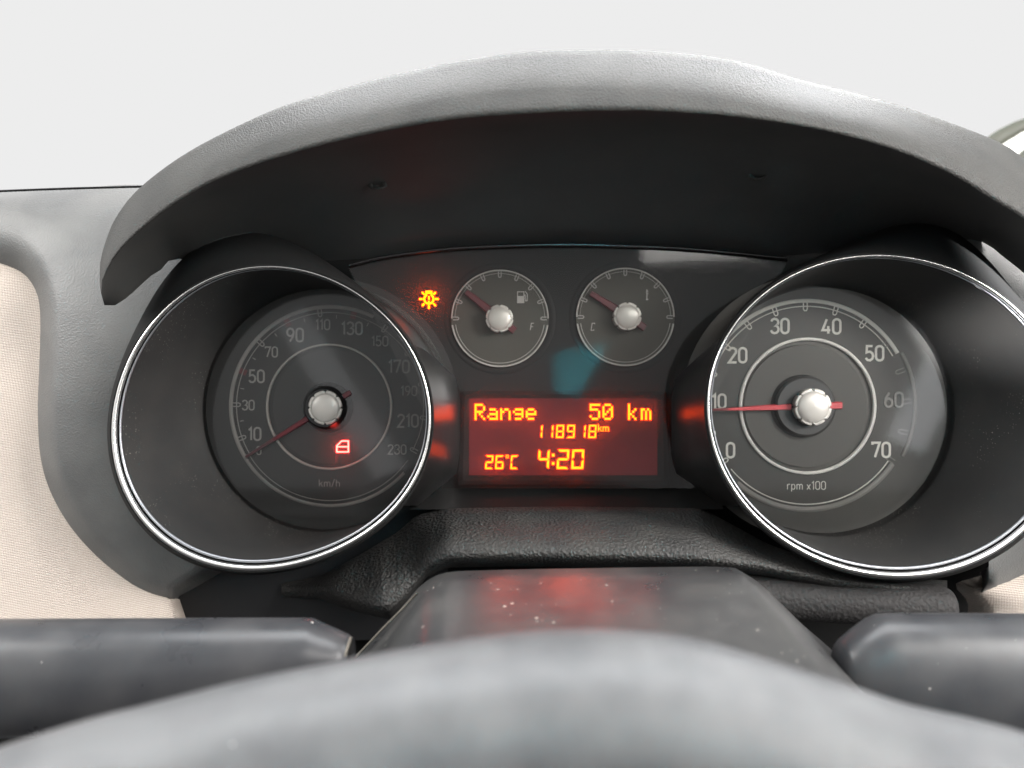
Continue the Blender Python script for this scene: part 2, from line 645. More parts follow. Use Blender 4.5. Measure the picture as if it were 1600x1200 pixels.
def rrad(a):
    t = a - R(13.3)
    return 1 / math.sqrt((math.cos(t) / 288.5) ** 2 + (math.sin(t) / 252.8) ** 2)


def ring_row(c, rad, off, Y, YP=0.30):
    """closed row of points: outline radius + off (px), placed where it is seen at depth YP, then set at depth Y"""
    row = []
    for i in range(NR):
        a = 2 * PI * i / NR
        r = rad(a) + (off(a) if callable(off) else off)
        p = P(c[0] + math.cos(a) * r, c[1] + math.sin(a) * r, YP)
        row.append(Vector((p.x, Y, p.z)))
    return row


def circ_row(c, r, Y):
    return [P(c[0] + math.cos(2 * PI * i / NR) * r, c[1] + math.sin(2 * PI * i / NR) * r, Y) for i in range(NR)]


# ------------------------------------------------------------------ hood over the instruments
hood = thing("instrument_hood", P(880, 300, 0.36), "curved dark grey grained plastic hood arching over all the gauges", "dashboard hood")
top_px = [(157, 452), (156, 415), (164, 380), (182, 338), (221, 291), (300, 234), (415, 177), (500, 148), (640, 111), (800, 83), (950, 78),
          (1050, 82), (1150, 95), (1250, 124), (1350, 149), (1425, 171), (1550, 217), (1600, 247), (1665, 300), (1720, 370), (1745, 440)]
lip_px = [(158, 458), (160, 438), (178, 402), (205, 372), (260, 327), (325, 287), (400, 257), (500, 227), (600, 204), (700, 187), (800, 178),
          (950, 172), (1100, 177), (1250, 196), (1375, 226), (1475, 266), (1550, 311), (1600, 342), (1655, 395), (1700, 440), (1725, 480)]
inn_px = [(163, 477), (171, 480), (184, 475), (197, 466), (215, 450), (237, 430), (255, 419), (272, 404), (330, 412), (440, 408), (560, 405),
          (700, 388), (880, 382), (1060, 388), (1195, 400), (1330, 392), (1480, 385), (1531, 377), (1571, 404), (1600, 427), (1650, 470), (1700, 520)]
NH = 90
tp, lp_, ip = resample(top_px, NH), resample(lip_px, NH), resample(inn_px, NH)


def hoodY(t):             # depth of the lip along the arch: the middle overhangs furthest towards the driver
    s = math.sin(PI * t)
    return 0.288 - 0.048 * s


rows_back, rows_lip, rows_in = [], [], []
K = 10
prof = [[] for _ in range(K + 6)]
for i in range(NH):
    t = i / (NH - 1)
    yl = hoodY(t)
    a, b = tp[i], lp_[i]
    # back of the top: runs away from the driver, just below the line of sight over the crest
    for k, (dy, drop) in enumerate(((0.22, 40), (0.12, 18), (0.06, 6), (0.03, 1.5))):
        ext = 0.06 + 0.94 * sm(math.sin(PI * t) * 1.6 - 0.75)      # the two ends are free-standing wings
        prof[k].append(P(a.x, a.y + drop * ext, yl + 0.0245 + dy * ext))
    for k in range(K + 1):
        u = k / K
        # rounded front: depth eases from the crest forwards to the lip
        Y = yl + 0.026 * (1 - math.sin(u * PI / 2)) ** 1.0
        q = a.lerp(b, u)
        prof[4 + k].append(P(q.x, q.y, Y))
    prof[4 + K + 1].append(P(b.x + (ip[i].x - b.x) * 0.004, b.y + (ip[i].y - b.y) * 0.004 + 1.0, yl + 0.0022))
v, f = loft(prof)
mk("hood_shell", v, f, M['hood'], hood)
lin = []
for k in range(13):
    u = k / 12
    row = []
    for i in range(NH):
        t = i / (NH - 1)
        yl = hoodY(t) + 0.0022
        q = lp_[i].lerp(ip[i], max(u, 0.004))
        yi = 0.316 + 0.034 * sm(math.sin(PI * t) * 1.6)
        e = u ** 0.8
        row.append(P(q.x, q.y + (1.0 if k == 0 else 0), yl + (yi - yl) * e))
    lin.append(row)
v, f = loft(lin)
mk("hood_lining", v, f, M['lining'], hood)


def lining_at(px, py):
    """point of the lining nearest to a pixel"""
    best = None
    for row in lin:
        for p in row:
            d = (p.x / p.y * FPX + 800 - px) ** 2 + (600 - p.z / p.y * FPX - py) ** 2
            if best is None or d < best[0]:
                best = (d, p)
    p = best[1]
    return P(px, py, p.y - 0.0008)


for (px, py, rr) in ((590, 289, 15), (1184, 273, 17)):
    p0 = lining_at(px, py)
    s = p0.y / FPX
    rows = []
    for r_, dy in ((1.0, 0.0006), (0.85, -0.0006), (0.62, -0.0006), (0.5, 0.0010), (0.15, 0.0012)):
        rows.append([p0 + Vector((math.cos(2 * PI * k / 24) * rr * r_ * s, dy - 0.25 * math.sin(2 * PI * k / 24) * 0, math.sin(2 * PI * k / 24) * rr * 0.52 * r_ * s)) for k in range(24)])
    v, f = loft(rows, closed=True)
    mk("screw_boss", v, f, M['hood'], hood)

# ------------------------------------------------------------------ dashboard round the instruments
dash = thing("dashboard", P(150, 960, 0.35), "grey grained plastic dashboard with beige cloth insert at the left of the gauges", "dashboard")
ND = 60


def bow(y):
    """the panel leans back above and tucks under below"""
    k = (y - 520) / 400
    return 0.012 * k * k if k > 0 else 0.055 * k * k


Bp = resample([(-60, 405), (-20, 407), (0, 411), (36, 427), (57, 457), (63, 500), (61, 580), (59, 640), (63, 712), (78, 766), (108, 820), (150, 868), (198, 907), (231, 925), (262, 934)], ND)
Cp = resample([(-60, 330), (-20, 335), (0, 342), (40, 356), (76, 405), (92, 470), (92, 580), (90, 640), (94, 700), (106, 750), (134, 802), (172, 848), (214, 886), (242, 905), (272, 914)], ND)
Dp = resample([(-60, 301), (-20, 300), (3, 299), (110, 295), (235, 291), (300, 340), (300, 470), (250, 560), (235, 640), (240, 700), (255, 760), (290, 812), (318, 840), (334, 856), (348, 872)], ND)
rows = []
for u, key in ((0, 'b'), (0.12, 'b'), (0.3, 'b'), (0.55, 'b'), (0.8, 'b'), (1, 'b')):
    rows.append([P(*b.lerp(c_, u), 0.352 - (0.016 - bow(b.lerp(c_, u).y)) * math.sin(u * PI / 2)) for b, c_ in zip(Bp, Cp)])
for u in (0.2, 0.45, 0.7, 1.0):
    rows.append([P(*c_.lerp(d, u), 0.336 + bow(c_.lerp(d, u).y) - 0.002 * math.sin(u * PI) + 0.006 * u * u) for c_, d in zip(Cp, Dp)])
rows.append([P(d.x, d.y + 2, 0.40) for d in Dp])
wrap(rows, -1, ((3, 5, 0.002), (6, 11, 0.006), (8, 16, 0.013), (9, 19, 0.024)))
v, f = loft(rows)
mk("side_panel", v, f, M['dash'], dash, label="grey grained panel beside the speedometer")
edge = [P(x_, y_, 0.341) for x_, y_ in resample([(-60, 301), (3, 298.5), (110, 294.5), (240, 291)], 14)]
v, f = tube(edge, 0.0005, 8)
mk("edge_strip", v, f, M['gap'], dash)
Ep = resample([(-160, 405), (-160, 420), (-160, 470), (-160, 560), (-160, 640), (-160, 712), (-140, 800), (-80, 900), (0, 990), (60, 1050), (140, 1060), (220, 1050), (285, 1030)], ND)
rows = []
for u in (0, 0.06, 0.15, 0.4, 0.7, 1):
    rows.append([P(*b.lerp(e, u), 0.3525 - 0.006 * sm(u / 0.4)) for b, e in zip(Bp, Ep)])
wrap(rows, -1, ((6, 0, 0.0012), (12, 1, 0.004), (17, 2, 0.009), (21, 2, 0.018), (22, 2, 0.03)))
v, f = loft(rows, flip=True)
mk("cloth_insert", v, f, M['fabric'], dash, label="beige woven cloth insert left of the speedometer")

# right end beside the tachometer
Br = resample([(1545, 1010), (1557, 957), (1537, 925), (1600, 901), (1680, 860)], 24)
rows = [[P(1545, 1010, 0.353), P(1557, 957, 0.352), P(1536, 925, 0.351), P(1568, 913, 0.350), P(1604, 900, 0.349), P(1690, 862, 0.345)],
        [P(1640, 1010, 0.350), P(1640, 980, 0.350), P(1640, 960, 0.349), P(1650, 950, 0.347), P(1680, 930, 0.345), P(1720, 900, 0.342)]]
rows = [resample(r_, 24) for r_ in rows]
mid_ = [(a + b) / 2 - Vector((0, 0.0015, 0)) for a, b in zip(*rows)]
rows = [[p + Vector((-0.0035, 0.016, -0.001)) for p in rows[0]], [p + Vector((-0.0028, 0.005, -0.0005)) for p in rows[0]], [p + Vector((-0.0014, 0.0012, 0)) for p in rows[0]], rows[0], mid_, rows[1]]
v, f = loft(rows, flip=True)
mk("cloth_insert", v, f, M['fabric'], dash, label="beige cloth insert at the right below the tachometer")
rows = []
A_ = [(1535, 926), (1570, 914), (1606, 901), (1700, 860), (1760, 700), (1760, 500), (1720, 330)]
B_ = [(1546, 909), (1560, 892), (1580, 870), (1640, 800), (1660, 700), (1640, 520), (1500, 360)]
C_ = [(1545, 885), (1545, 862), (1550, 830), (1600, 760), (1600, 660), (1580, 520), (1460, 370)]
for pts, Y in ((A_, 0.352), (B_, 0.340), (C_, 0.3385)):
    rows.append([P(q.x, q.y, Y) for q in resample(pts, 30)])
wrap(rows, 0, ((-4, 3, 0.002), (-8, 6, 0.006), (-11, 8, 0.013), (-12, 9, 0.024)))
v, f = loft(rows, flip=True)
mk("side_panel", v, f, M['dash'], dash, label="grey panel beside the tachometer")

# black sheets in place of the shade behind the gauges, lower pad and column
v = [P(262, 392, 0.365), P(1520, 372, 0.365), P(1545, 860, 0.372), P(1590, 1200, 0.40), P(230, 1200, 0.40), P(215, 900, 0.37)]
mk("shade_sheet", v, [(0, 1, 2, 3, 4, 5)], M['gap'], dash, smooth=False)
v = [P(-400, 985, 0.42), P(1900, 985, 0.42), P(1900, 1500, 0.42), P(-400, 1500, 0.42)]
mk("shade_sheet", v, [(0, 1, 2, 3)], M['gap'], dash, smooth=False)
v = [P(262, 860, 0.362), P(700, 780, 0.362), P(700, 1000, 0.368), P(262, 1000, 0.368)]
mk("lower_cover", v, [(0, 1, 2, 3)], M['black'], dash, smooth=False)

# grained pad under the display
pad = thing("lower_pad", P(880, 905, 0.33), "black grained padded ledge below the display and above the steering column", "padded ledge")
K0 = [(420, 915), (500, 900), (560, 868), (620, 832), (650, 806), (700, 790), (880, 788), (1090, 790), (1130, 812), (1200, 850), (1300, 886), (1400, 902), (1500, 908)]
K2 = [(420, 925), (500, 918), (560, 938), (610, 950), (640, 920), (665, 884), (700, 868), (800, 866), (1000, 868), (1100, 872), (1200, 886), (1300, 906), (1400, 918), (1500, 922)]
yb = [(420, 0.366), (480, 0.362), (540, 0.346)]
yc = [(420, 0.366), (470, 0.355), (520, 0.330), (600, 0.312), (650, 0.318), (700, 0.306), (800, 0.302), (1100, 0.302), (1300, 0.308), (1500, 0.318)]
xs = [440 + i * (1480 - 440) / 110 for i in range(111)]
rows = []
for u in (0, 0.12, 0.3, 0.5, 0.7, 0.85, 0.95, 1.0):
    row = []
    for x_ in xs:
        y0, y2, Yc = interp(K0, x_), interp(K2, x_), interp(yc, x_)
        y0 = min(y0, y2 - 3)
        row.append(P(x_, y0 + (y2 - y0) * u, interp(yb, x_) + (Yc - interp(yb, x_)) * math.sin(u * PI / 2) ** 0.9))
    rows.append(row)
for dpx, dY in ((4, 0.0006), (8, 0.0026), (12, 0.006), (15, 0.011), (17, 0.018), (19, 0.04)):
    rows.append([P(x_, interp(K2, x_) + dpx, interp(yc, x_) + dY) for x_ in xs])
v, f = loft(rows)
mk("pad_cover", v, f, M['pad'], pad)
path = [P(x_, interp([(1100, 925), (1300, 938), (1484, 950)], x_), 0.318) for x_ in (1100, 1200, 1300, 1400, 1460, 1474, 1482, 1487, 1489)]
rr = [34, 34, 34, 34, 34, 33, 29, 20, 8]
v, f = tube(path, lambda i: rr[i] * 0.318 / FPX, 20)
mk("pad_roll", v, f, M['roll'], pad)

# ------------------------------------------------------------------ big gauges


def hub_cap(name, px, py, r, Y, parent, mat):
    """domed cap with eight notches in its rim"""
    s = Y / FPX
    d = r * s
    prof = [(r * 0.98, Y + d * 0.9), (r, Y + d * 0.25), (r, Y), (r * 0.93, Y - d * 0.06), (r * 0.87, Y - d * 0.02), (r * 0.84, Y - d * 0.06), (r * 0.7, Y - d * 0.15), (r * 0.45, Y - d * 0.22), (r * 0.2, Y - d * 0.25), (r * 0.01, Y - d * 0.26)]
    v, f = lathe(px, py, Y, prof, 64, notch=((0, 1, 2, 3), 8, r * 0.11))
    return mk(name, v, f, mat, parent)


def needle(name, hub, ang, r0, r1, w0, w1, Y0, Y1, mat, parent, label=None):
    """tapered bar; ang in degrees clockwise from the left; radii and widths in px"""
    s = Y0 / FPX
    c = P(hub[0], hub[1], Y0)
    d = Vector((-math.cos(R(ang)), 0, math.sin(R(ang))))
    n = Vector((d.z, 0, -d.x))
    V = []
    for r, wd, y in ((r0, w0, Y0), (r1, w1, Y1)):
        p = c + d * r * s
        for q, dy in ((-0.5, 0.0010), (-0.35, 0.0), (0.35, 0.0), (0.5, 0.0010)):
            V.append(Vector((p.x, y + dy, p.z)) + n * wd * q * s)
    F = [(0, 1, 5, 4), (1, 2, 6, 5), (2, 3, 7, 6), (0, 4, 7, 3), (0, 3, 2, 1), (4, 5, 6, 7)]
    return mk(name, V, F, mat, parent, smooth=False, label=label)


def big_gauge(name, label, c, rad, floor, frad, mats):
    root = thing(name, P(c[0], c[1] + rad(PI / 2), 0.31), label, "gauge")

    a0 = R(112) if c[0] < 800 else R(72)
    ac = R(-104) if c[0] < 800 else R(-76)

    def thin(a):          # broad where the ring is seen from above, edge-on at the far side
        return 0.5 + 0.5 * math.cos(a - a0)

    def wc(a):
        return 4.5 + 5.5 * thin(a)

    def wg(a):
        return 1.0 + 1.6 * thin(a)

    def wl(a):
        return 0.5 + 4.6 * thin(a)

    def flare(a):         # the collar widens towards the outer upper corner
        d = (a - ac + PI) % (2 * PI) - PI
        return 50 * math.exp(-(d / (0.55 if c[0] < 800 else 0.44)) ** 2)
    # chrome ring: half round section swept along the outline
    rows = []
    for k in range(13):
        t = PI * (k / 12)
        rows.append(ring_row(c, rad, lambda a, t=t: -1.2 - wc(a) * 0.5 * (1 - math.cos(t)), 0.3012 - 0.0016 * math.sin(t)))
    v, f = loft(rows, closed=True)
    mk("bezel_ring", v, f, M['chrome'], root)
    # thin second ring inside a dark groove
    rows = []
    for u, Y in ((-0.4, 0.3010), (0.1, 0.3022), (0.9, 0.3022), (1.4, 0.3012)):
        rows.append(ring_row(c, rad, lambda a, u=u: -1.2 - wc(a) - wg(a) * u, Y))
    v, f = loft(rows, closed=True)
    mk("ring_groove", v, f, M['gap'], root)
    rows = []
    for k in range(7):
        t = PI * k / 6
        rows.append(ring_row(c, rad, lambda a, t=t: -1.2 - wc(a) - wg(a) - wl(a) * 0.5 * (1 - math.cos(t)), 0.3016 - 0.0008 * math.sin(t)))
    v, f = loft(rows, closed=True)
    mk("inner_ring_trim", v, f, M['lip'], root)
    # outer collar running back into the dashboard
    rows = [ring_row(c, rad, -1.6, 0.3012), ring_row(c, rad, 0.3, 0.3004), ring_row(c, rad, 1.2, 0.3010),
            ring_row(c, rad, lambda a: 2.5 + 0.3 * flare(a), 0.305, 0.305), ring_row(c, rad, lambda a: 3.5 + 0.6 * flare(a), 0.312, 0.312),
            ring_row(c, rad, lambda a: 4 + flare(a), 0.325, 0.325), ring_row(c, rad, lambda a: 3 + flare(a), 0.36, 0.36)]
    v, f = loft(rows, closed=True)
    mk("collar", v, f, M['collar'], root)
    # tube wall narrowing towards the dial
    r_in = ring_row(c, rad, lambda a: -1.8 - wc(a) - wg(a) - wl(a), 0.3016)
    r_fl = circ_row(floor, frad, 0.349)
    rows = []
    for k in range(9):
        u = k / 8
        e = u ** 0.9
        rows.append([p.lerp(q, e) for p, q in zip(r_in, r_fl)])
    v, f = loft(rows, closed=True)
    mk("tube_wall", v, f, M['tubewall'], root)
    return root


YD = 0.345


def tick_mesh(wd, ln, mat, Y, hollow=True):
    """rounded U shaped mark; local z points outwards"""
    s = Y / FPX
    V, F = [], []
    if hollow:
        ribbon(V, F, [(-wd / 2, ln / 2), (-wd / 2, -ln / 2 + wd * .4), (-wd * .25, -ln / 2), (wd * .25, -ln / 2), (wd / 2, -ln / 2 + wd * .4), (wd / 2, ln / 2)], 1.7 * s / s, 0.00012, sc=1)
        V = [(a * s, b, c_ * s) for a, b, c_ in V]
    else:
        h = ln / 2 * s
        q = wd / 2 * s
        V = [(-q, -0.0001, -h), (q, -0.0001, -h), (q, -0.0001, h), (-q, -0.0001, h), (-q, 0, -h), (q, 0, -h), (q, 0, h), (-q, 0, h)]
        F = [(0, 1, 2, 3), (0, 4, 5, 1), (1, 5, 6, 2), (2, 6, 7, 3), (3, 7, 4, 0)]
    return mesh("tick", V, F, mat)


def clockpos(cx, cy, r, ang):
    return cx - r * math.cos(R(ang)), cy - r * math.sin(R(ang))


# --- speedometer
sp = big_gauge("speedometer", "left large round gauge with chrome ring numbered to 230 km/h and red door light", LC, lrad, (513, 639), 186, None)
SC = (516, 634.5)
v, f = disc(SC[0], SC[1], YD + 0.002, 200)
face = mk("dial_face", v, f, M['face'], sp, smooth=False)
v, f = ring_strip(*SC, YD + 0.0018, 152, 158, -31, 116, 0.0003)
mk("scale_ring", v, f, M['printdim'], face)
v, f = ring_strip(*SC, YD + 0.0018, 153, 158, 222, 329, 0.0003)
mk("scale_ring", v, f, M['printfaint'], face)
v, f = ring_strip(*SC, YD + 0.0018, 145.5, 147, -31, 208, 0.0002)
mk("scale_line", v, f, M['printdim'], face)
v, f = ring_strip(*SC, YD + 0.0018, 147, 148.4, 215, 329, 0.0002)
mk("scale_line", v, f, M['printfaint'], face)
v, f = ring_strip(515, 635.4, YD + 0.0018, 95.2, 98.4, 0, 360, 0.0012)
mk("inner_ring", v, f, M['ringgrey'], face)
v, f = lathe(515, 635.4, YD, [(95.2, YD + 0.0017), (90, YD + 0.0014), (0.5, YD + 0.0014)], 72)
mk("dial_centre", v, f, M['face'], face, smooth=False)
s_ = (YD + 0.0018) / FPX
for txt, x_, y_, h in (('0', 404.5, 704, 12.5), ('10', 398, 678, 19.5), ('30', 388, 633, 15), ('50', 401, 588, 19), ('70', 424, 550, 15.5), ('90', 461, 523.5, 20.5),
                       ('110', 504.4, 507.3, 15.5), ('130', 550, 513, 19), ('150', 593.6, 533, 15), ('170', 623.4, 572.8, 19), ('190', 639, 610.8, 14.5),
                       ('210', 637.5, 657.5, 19), ('230', 620.5, 702.3, 14.5)):
    right = x_ > 580  # right-hand figures take a darker print copy, shade put into the colour
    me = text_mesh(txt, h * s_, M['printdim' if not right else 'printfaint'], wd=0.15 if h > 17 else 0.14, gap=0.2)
    local("numeral", me, P(x_, y_, YD + 0.0017), face, label="number " + txt)
me = text_mesh("km/h", 11 * s_, M['printfaint'], wd=0.12, gap=0.22, xs=1.15)
local("unit_lettering", me, P(514.8, 754.7, YD + 0.0017), face)
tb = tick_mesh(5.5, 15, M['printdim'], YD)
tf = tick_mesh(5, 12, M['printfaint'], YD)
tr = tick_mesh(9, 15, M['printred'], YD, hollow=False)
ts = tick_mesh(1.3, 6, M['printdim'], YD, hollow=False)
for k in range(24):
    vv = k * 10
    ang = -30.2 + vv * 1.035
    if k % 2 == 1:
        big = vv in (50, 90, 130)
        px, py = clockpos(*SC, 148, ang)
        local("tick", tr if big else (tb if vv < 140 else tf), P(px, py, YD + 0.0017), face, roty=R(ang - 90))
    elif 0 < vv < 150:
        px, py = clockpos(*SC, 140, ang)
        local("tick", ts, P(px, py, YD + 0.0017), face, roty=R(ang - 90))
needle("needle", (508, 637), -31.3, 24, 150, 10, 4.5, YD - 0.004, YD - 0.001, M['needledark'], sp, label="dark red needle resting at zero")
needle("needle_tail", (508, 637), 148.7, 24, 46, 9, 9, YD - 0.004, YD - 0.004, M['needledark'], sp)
v, f = lathe(509, 637, YD - 0.003, [(40, YD + 0.001), (29, YD - 0.0065), (10, YD - 0.0065)], 64)
mk("hub_collar", v, f, M['wall'], sp, smooth=False)
hub_cap("hub_cap", 508, 637, 26.8, YD - 0.007, sp, M['hub'])
# door-open telltale
V, F = [], []
sY = (YD + 0.0012) / FPX
for st in ([(-9, -8.5), (-9, -1), (-9, 1), (-1.5, 8.5), (9, 8.5), (9, -8.5), 'c'], [(-9, -0.5), (9, -0.5)]):
    ribbon(V, F, st, 1.9, 0.5, sc=1)
V = [(a * sY, b * 0.0012, c_ * sY) for a, b, c_ in V]
local("door_warning_light", mesh("door_warning_light", V, F, M['redlamp']), P(535.5, 697.5, YD + 0.0012), sp, label="glowing red car door symbol")
v, f = disc(0, 0, 0.34, 182)
Vl = []
for q in disc(512, 638, 0.3415, 194)[0]:
    Vl.append(Vector((q.x, q.y + (q.x - P(512, 638, 0.3415).x) * -0.03 + 0.0005, q.z)))
mk("lens", Vl, f, M['lens'], sp)

# --- tachometer
tc = big_gauge("tachometer", "right large round gauge with chrome ring numbered 0 to 70 in rpm x100", RC, rrad, (1283, 641), 190, None)
TC = (1260, 634)
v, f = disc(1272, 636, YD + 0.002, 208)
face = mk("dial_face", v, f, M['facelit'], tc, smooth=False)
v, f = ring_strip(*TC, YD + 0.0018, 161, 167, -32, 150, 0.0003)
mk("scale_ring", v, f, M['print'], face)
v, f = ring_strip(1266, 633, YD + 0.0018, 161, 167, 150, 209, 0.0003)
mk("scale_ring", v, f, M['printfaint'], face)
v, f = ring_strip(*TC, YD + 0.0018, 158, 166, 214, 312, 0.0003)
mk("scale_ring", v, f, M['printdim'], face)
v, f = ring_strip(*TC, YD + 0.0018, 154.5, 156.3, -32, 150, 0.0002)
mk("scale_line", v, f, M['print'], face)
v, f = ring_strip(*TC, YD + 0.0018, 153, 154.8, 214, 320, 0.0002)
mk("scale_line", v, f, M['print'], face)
v, f = ring_strip(1260.5, 634.2, YD + 0.0018, 102.2, 106.6, 0, 360, 0.0016)
mk("inner_ring", v, f, M['ringwhite'], face)
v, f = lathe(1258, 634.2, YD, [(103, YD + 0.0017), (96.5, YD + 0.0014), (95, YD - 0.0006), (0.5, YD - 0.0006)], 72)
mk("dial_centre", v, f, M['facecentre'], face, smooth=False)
s_ = (YD + 0.0018) / FPX
for txt, x_, y_, h in (('0', 1141.4, 703.5, 22.5), ('10', 1123.4, 627, 21.5), ('20', 1152.5, 555, 22.5), ('30', 1218.5, 509.4, 22.5), ('40', 1299, 510, 22.5),
                       ('50', 1366.4, 552, 22.5), ('60', 1396.4, 624.6, 22.5), ('70', 1376.6, 703, 22.5)):
    me = text_mesh(txt, h * s_, M['print'] if x_ < 1380 else M['printdim'], wd=0.16, gap=0.2)  # far right figure gets the dimmer print, as if less lit
    local("numeral", me, P(x_, y_, YD + 0.0017), face, label="number " + txt)
me = text_mesh("rpm x100", 12.5 * s_, M['print'], wd=0.10, gap=0.22, xs=1.0)
local("unit_lettering", me, P(1260, 758.5, YD + 0.0017), face)
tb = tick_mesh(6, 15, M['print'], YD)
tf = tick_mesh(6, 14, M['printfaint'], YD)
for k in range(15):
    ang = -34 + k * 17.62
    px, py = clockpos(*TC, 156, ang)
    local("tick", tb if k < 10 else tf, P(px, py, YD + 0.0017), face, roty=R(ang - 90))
v, f = lathe(1258, 635, YD - 0.004, [(50, YD - 0.0005), (48, YD - 0.004), (44, YD - 0.0048), (10, YD - 0.0048)], 48)
mk("hub_collar", v, f, M['face'], tc, smooth=False)  # dark disc in place of the shadow round the hub
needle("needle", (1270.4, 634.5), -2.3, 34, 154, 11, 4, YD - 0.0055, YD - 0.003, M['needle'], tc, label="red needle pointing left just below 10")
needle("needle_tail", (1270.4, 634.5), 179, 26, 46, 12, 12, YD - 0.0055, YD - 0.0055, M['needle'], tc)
hub_cap("hub_cap", 1270.4, 636, 29.2, YD - 0.008, tc, M['hub'])
Vl = [Vector((q.x, q.y, q.z)) for q in disc(1284, 640, 0.3415, 200)[0]]
mk("lens", Vl, disc(0, 0, 0.34, 1)[1], M['lensclean'], tc)

# ------------------------------------------------------------------ middle panel
YF = 0.350
mid = thing("centre_panel", P(880, 780, YF), "dark panel between the two large gauges with a glowing amber bulb warning", "panel")
topc = [(545, 415), (600, 402), (700, 389), (800, 384), (880, 382.5), (960, 384), (1060, 388), (1140, 395), (1230, 404)]
tpt = resample(topc, 40)
rows = []
for u in (0, 0.05, 0.5, 1.0):
    rows.append([P(q.x + (880 - q.x) * 0.35 * u, q.y + (775 - q.y) * u, YF) for q in tpt])
v, f = loft(rows)
mk("fascia", v, f, M['fascia'], mid, smooth=False)
# raised lip along the top
rows = [[P(q.x, q.y - 3, 0.344) for q in tpt], [P(q.x, q.y, 0.343) for q in tpt], [P(q.x, q.y + 3, 0.3445) for q in tpt], [P(q.x, q.y + 5, YF) for q in tpt]]
v, f = loft(rows)
mk("fascia_lip", v, f, M['gloss'], mid)
# sloping glossy side walls, and the glossy sill under the display
def ring_edge(c, rad, y, side):
    """x of the ring outline at height y on one side (+1 right, -1 left)"""
    best = None
    for i in range(720):
        a = 2 * PI * i / 720
        x_, yy = c[0] + math.cos(a) * rad(a), c[1] + math.sin(a) * rad(a)
        if (x_ - c[0]) * side > 0 and (best is None or abs(yy - y) < best[0]):
            best = (abs(yy - y), x_)
    return best[1]


for sgn, c_, rd in ((1, LC, lrad), (-1, RC, rrad)):
    rows = []
    for y_ in (530, 560, 590, 620, 650, 680, 710, 740, 770, 790):
        k = sm((y_ - 525) / 85) * (1 - 0.75 * sm((y_ - 725) / 65))
        xo = ring_edge(c_, rd, y_, sgn) + sgn * 1.0
        xi = xo + sgn * 4 + ((718 if sgn > 0 else 1050) - xo - sgn * 4) * k
        rows.append([P(xi + sgn, y_, YF - 0.0006), P(xi, y_, 0.339), P(xi + (xo - xi) * 0.5, y_, 0.322), P(xo, y_, 0.305)])
    v, f = loft(rows, flip=sgn > 0)
    mk("side_wall", v, f, M['wall'], mid)
rows = [[P(x_, 763, YF - 0.001) for x_ in (640, 760, 880, 1000, 1130)], [P(x_, 796, 0.3415) for x_ in (640, 760, 880, 1000, 1130)]]
v, f = loft(rows)
mk("display_sill", v, f, M['wall'], mid)
# bulb warning symbol
V, F = [], []
ribbon(V, F, arc(0, 0, 7.2, 7.2, 115, 425, 20), 2.6, 0.5)
ribbon(V, F, [(-4, 7), (-4, 11.5), (4, 11.5), (4, 7)], 2.2, 0.5)
ribbon(V, F, [(-3, 9.2), (3, 9.2)], 1.6, 0.5)
ribbon(V, F, [(0, 4.5), (0, -1)], 2.0, 0.5)
ribbon(V, F, [(0, -3), (0, -4.8)], 2.0, 0.5)
for a in (0, 45, 135, 180, 225, 270, 315):
    ribbon(V, F, [(10 * math.cos(R(a)), 10 * math.sin(R(a))), (15 * math.cos(R(a)), 15 * math.sin(R(a)))], 2.5, 0.5)
sY = YF / FPX
V = [(a * sY, b * 0.0016, c_ * sY) for a, b, c_ in V]
local("bulb_warning_light", mesh("bulb_warning_light", V, F, M['amber']), P(670.3, 467.4, YF - 0.001), mid, label="glowing amber bulb symbol with an exclamation mark")

# clear cover over the middle
rows = [[P(q.x, q.y + 5, 0.3425) for q in tpt]]
for u in (0.35, 0.7, 1.0):
    rows.append([P(q.x + (880 - q.x) * 0.42 * min(1, u * 1.3), q.y + 5 + (758 - q.y) * u, 0.3425 - 0.003 * u) for q in tpt])
v, f = loft(rows)
mk("lens", v, f, M['lensmid'], mid)


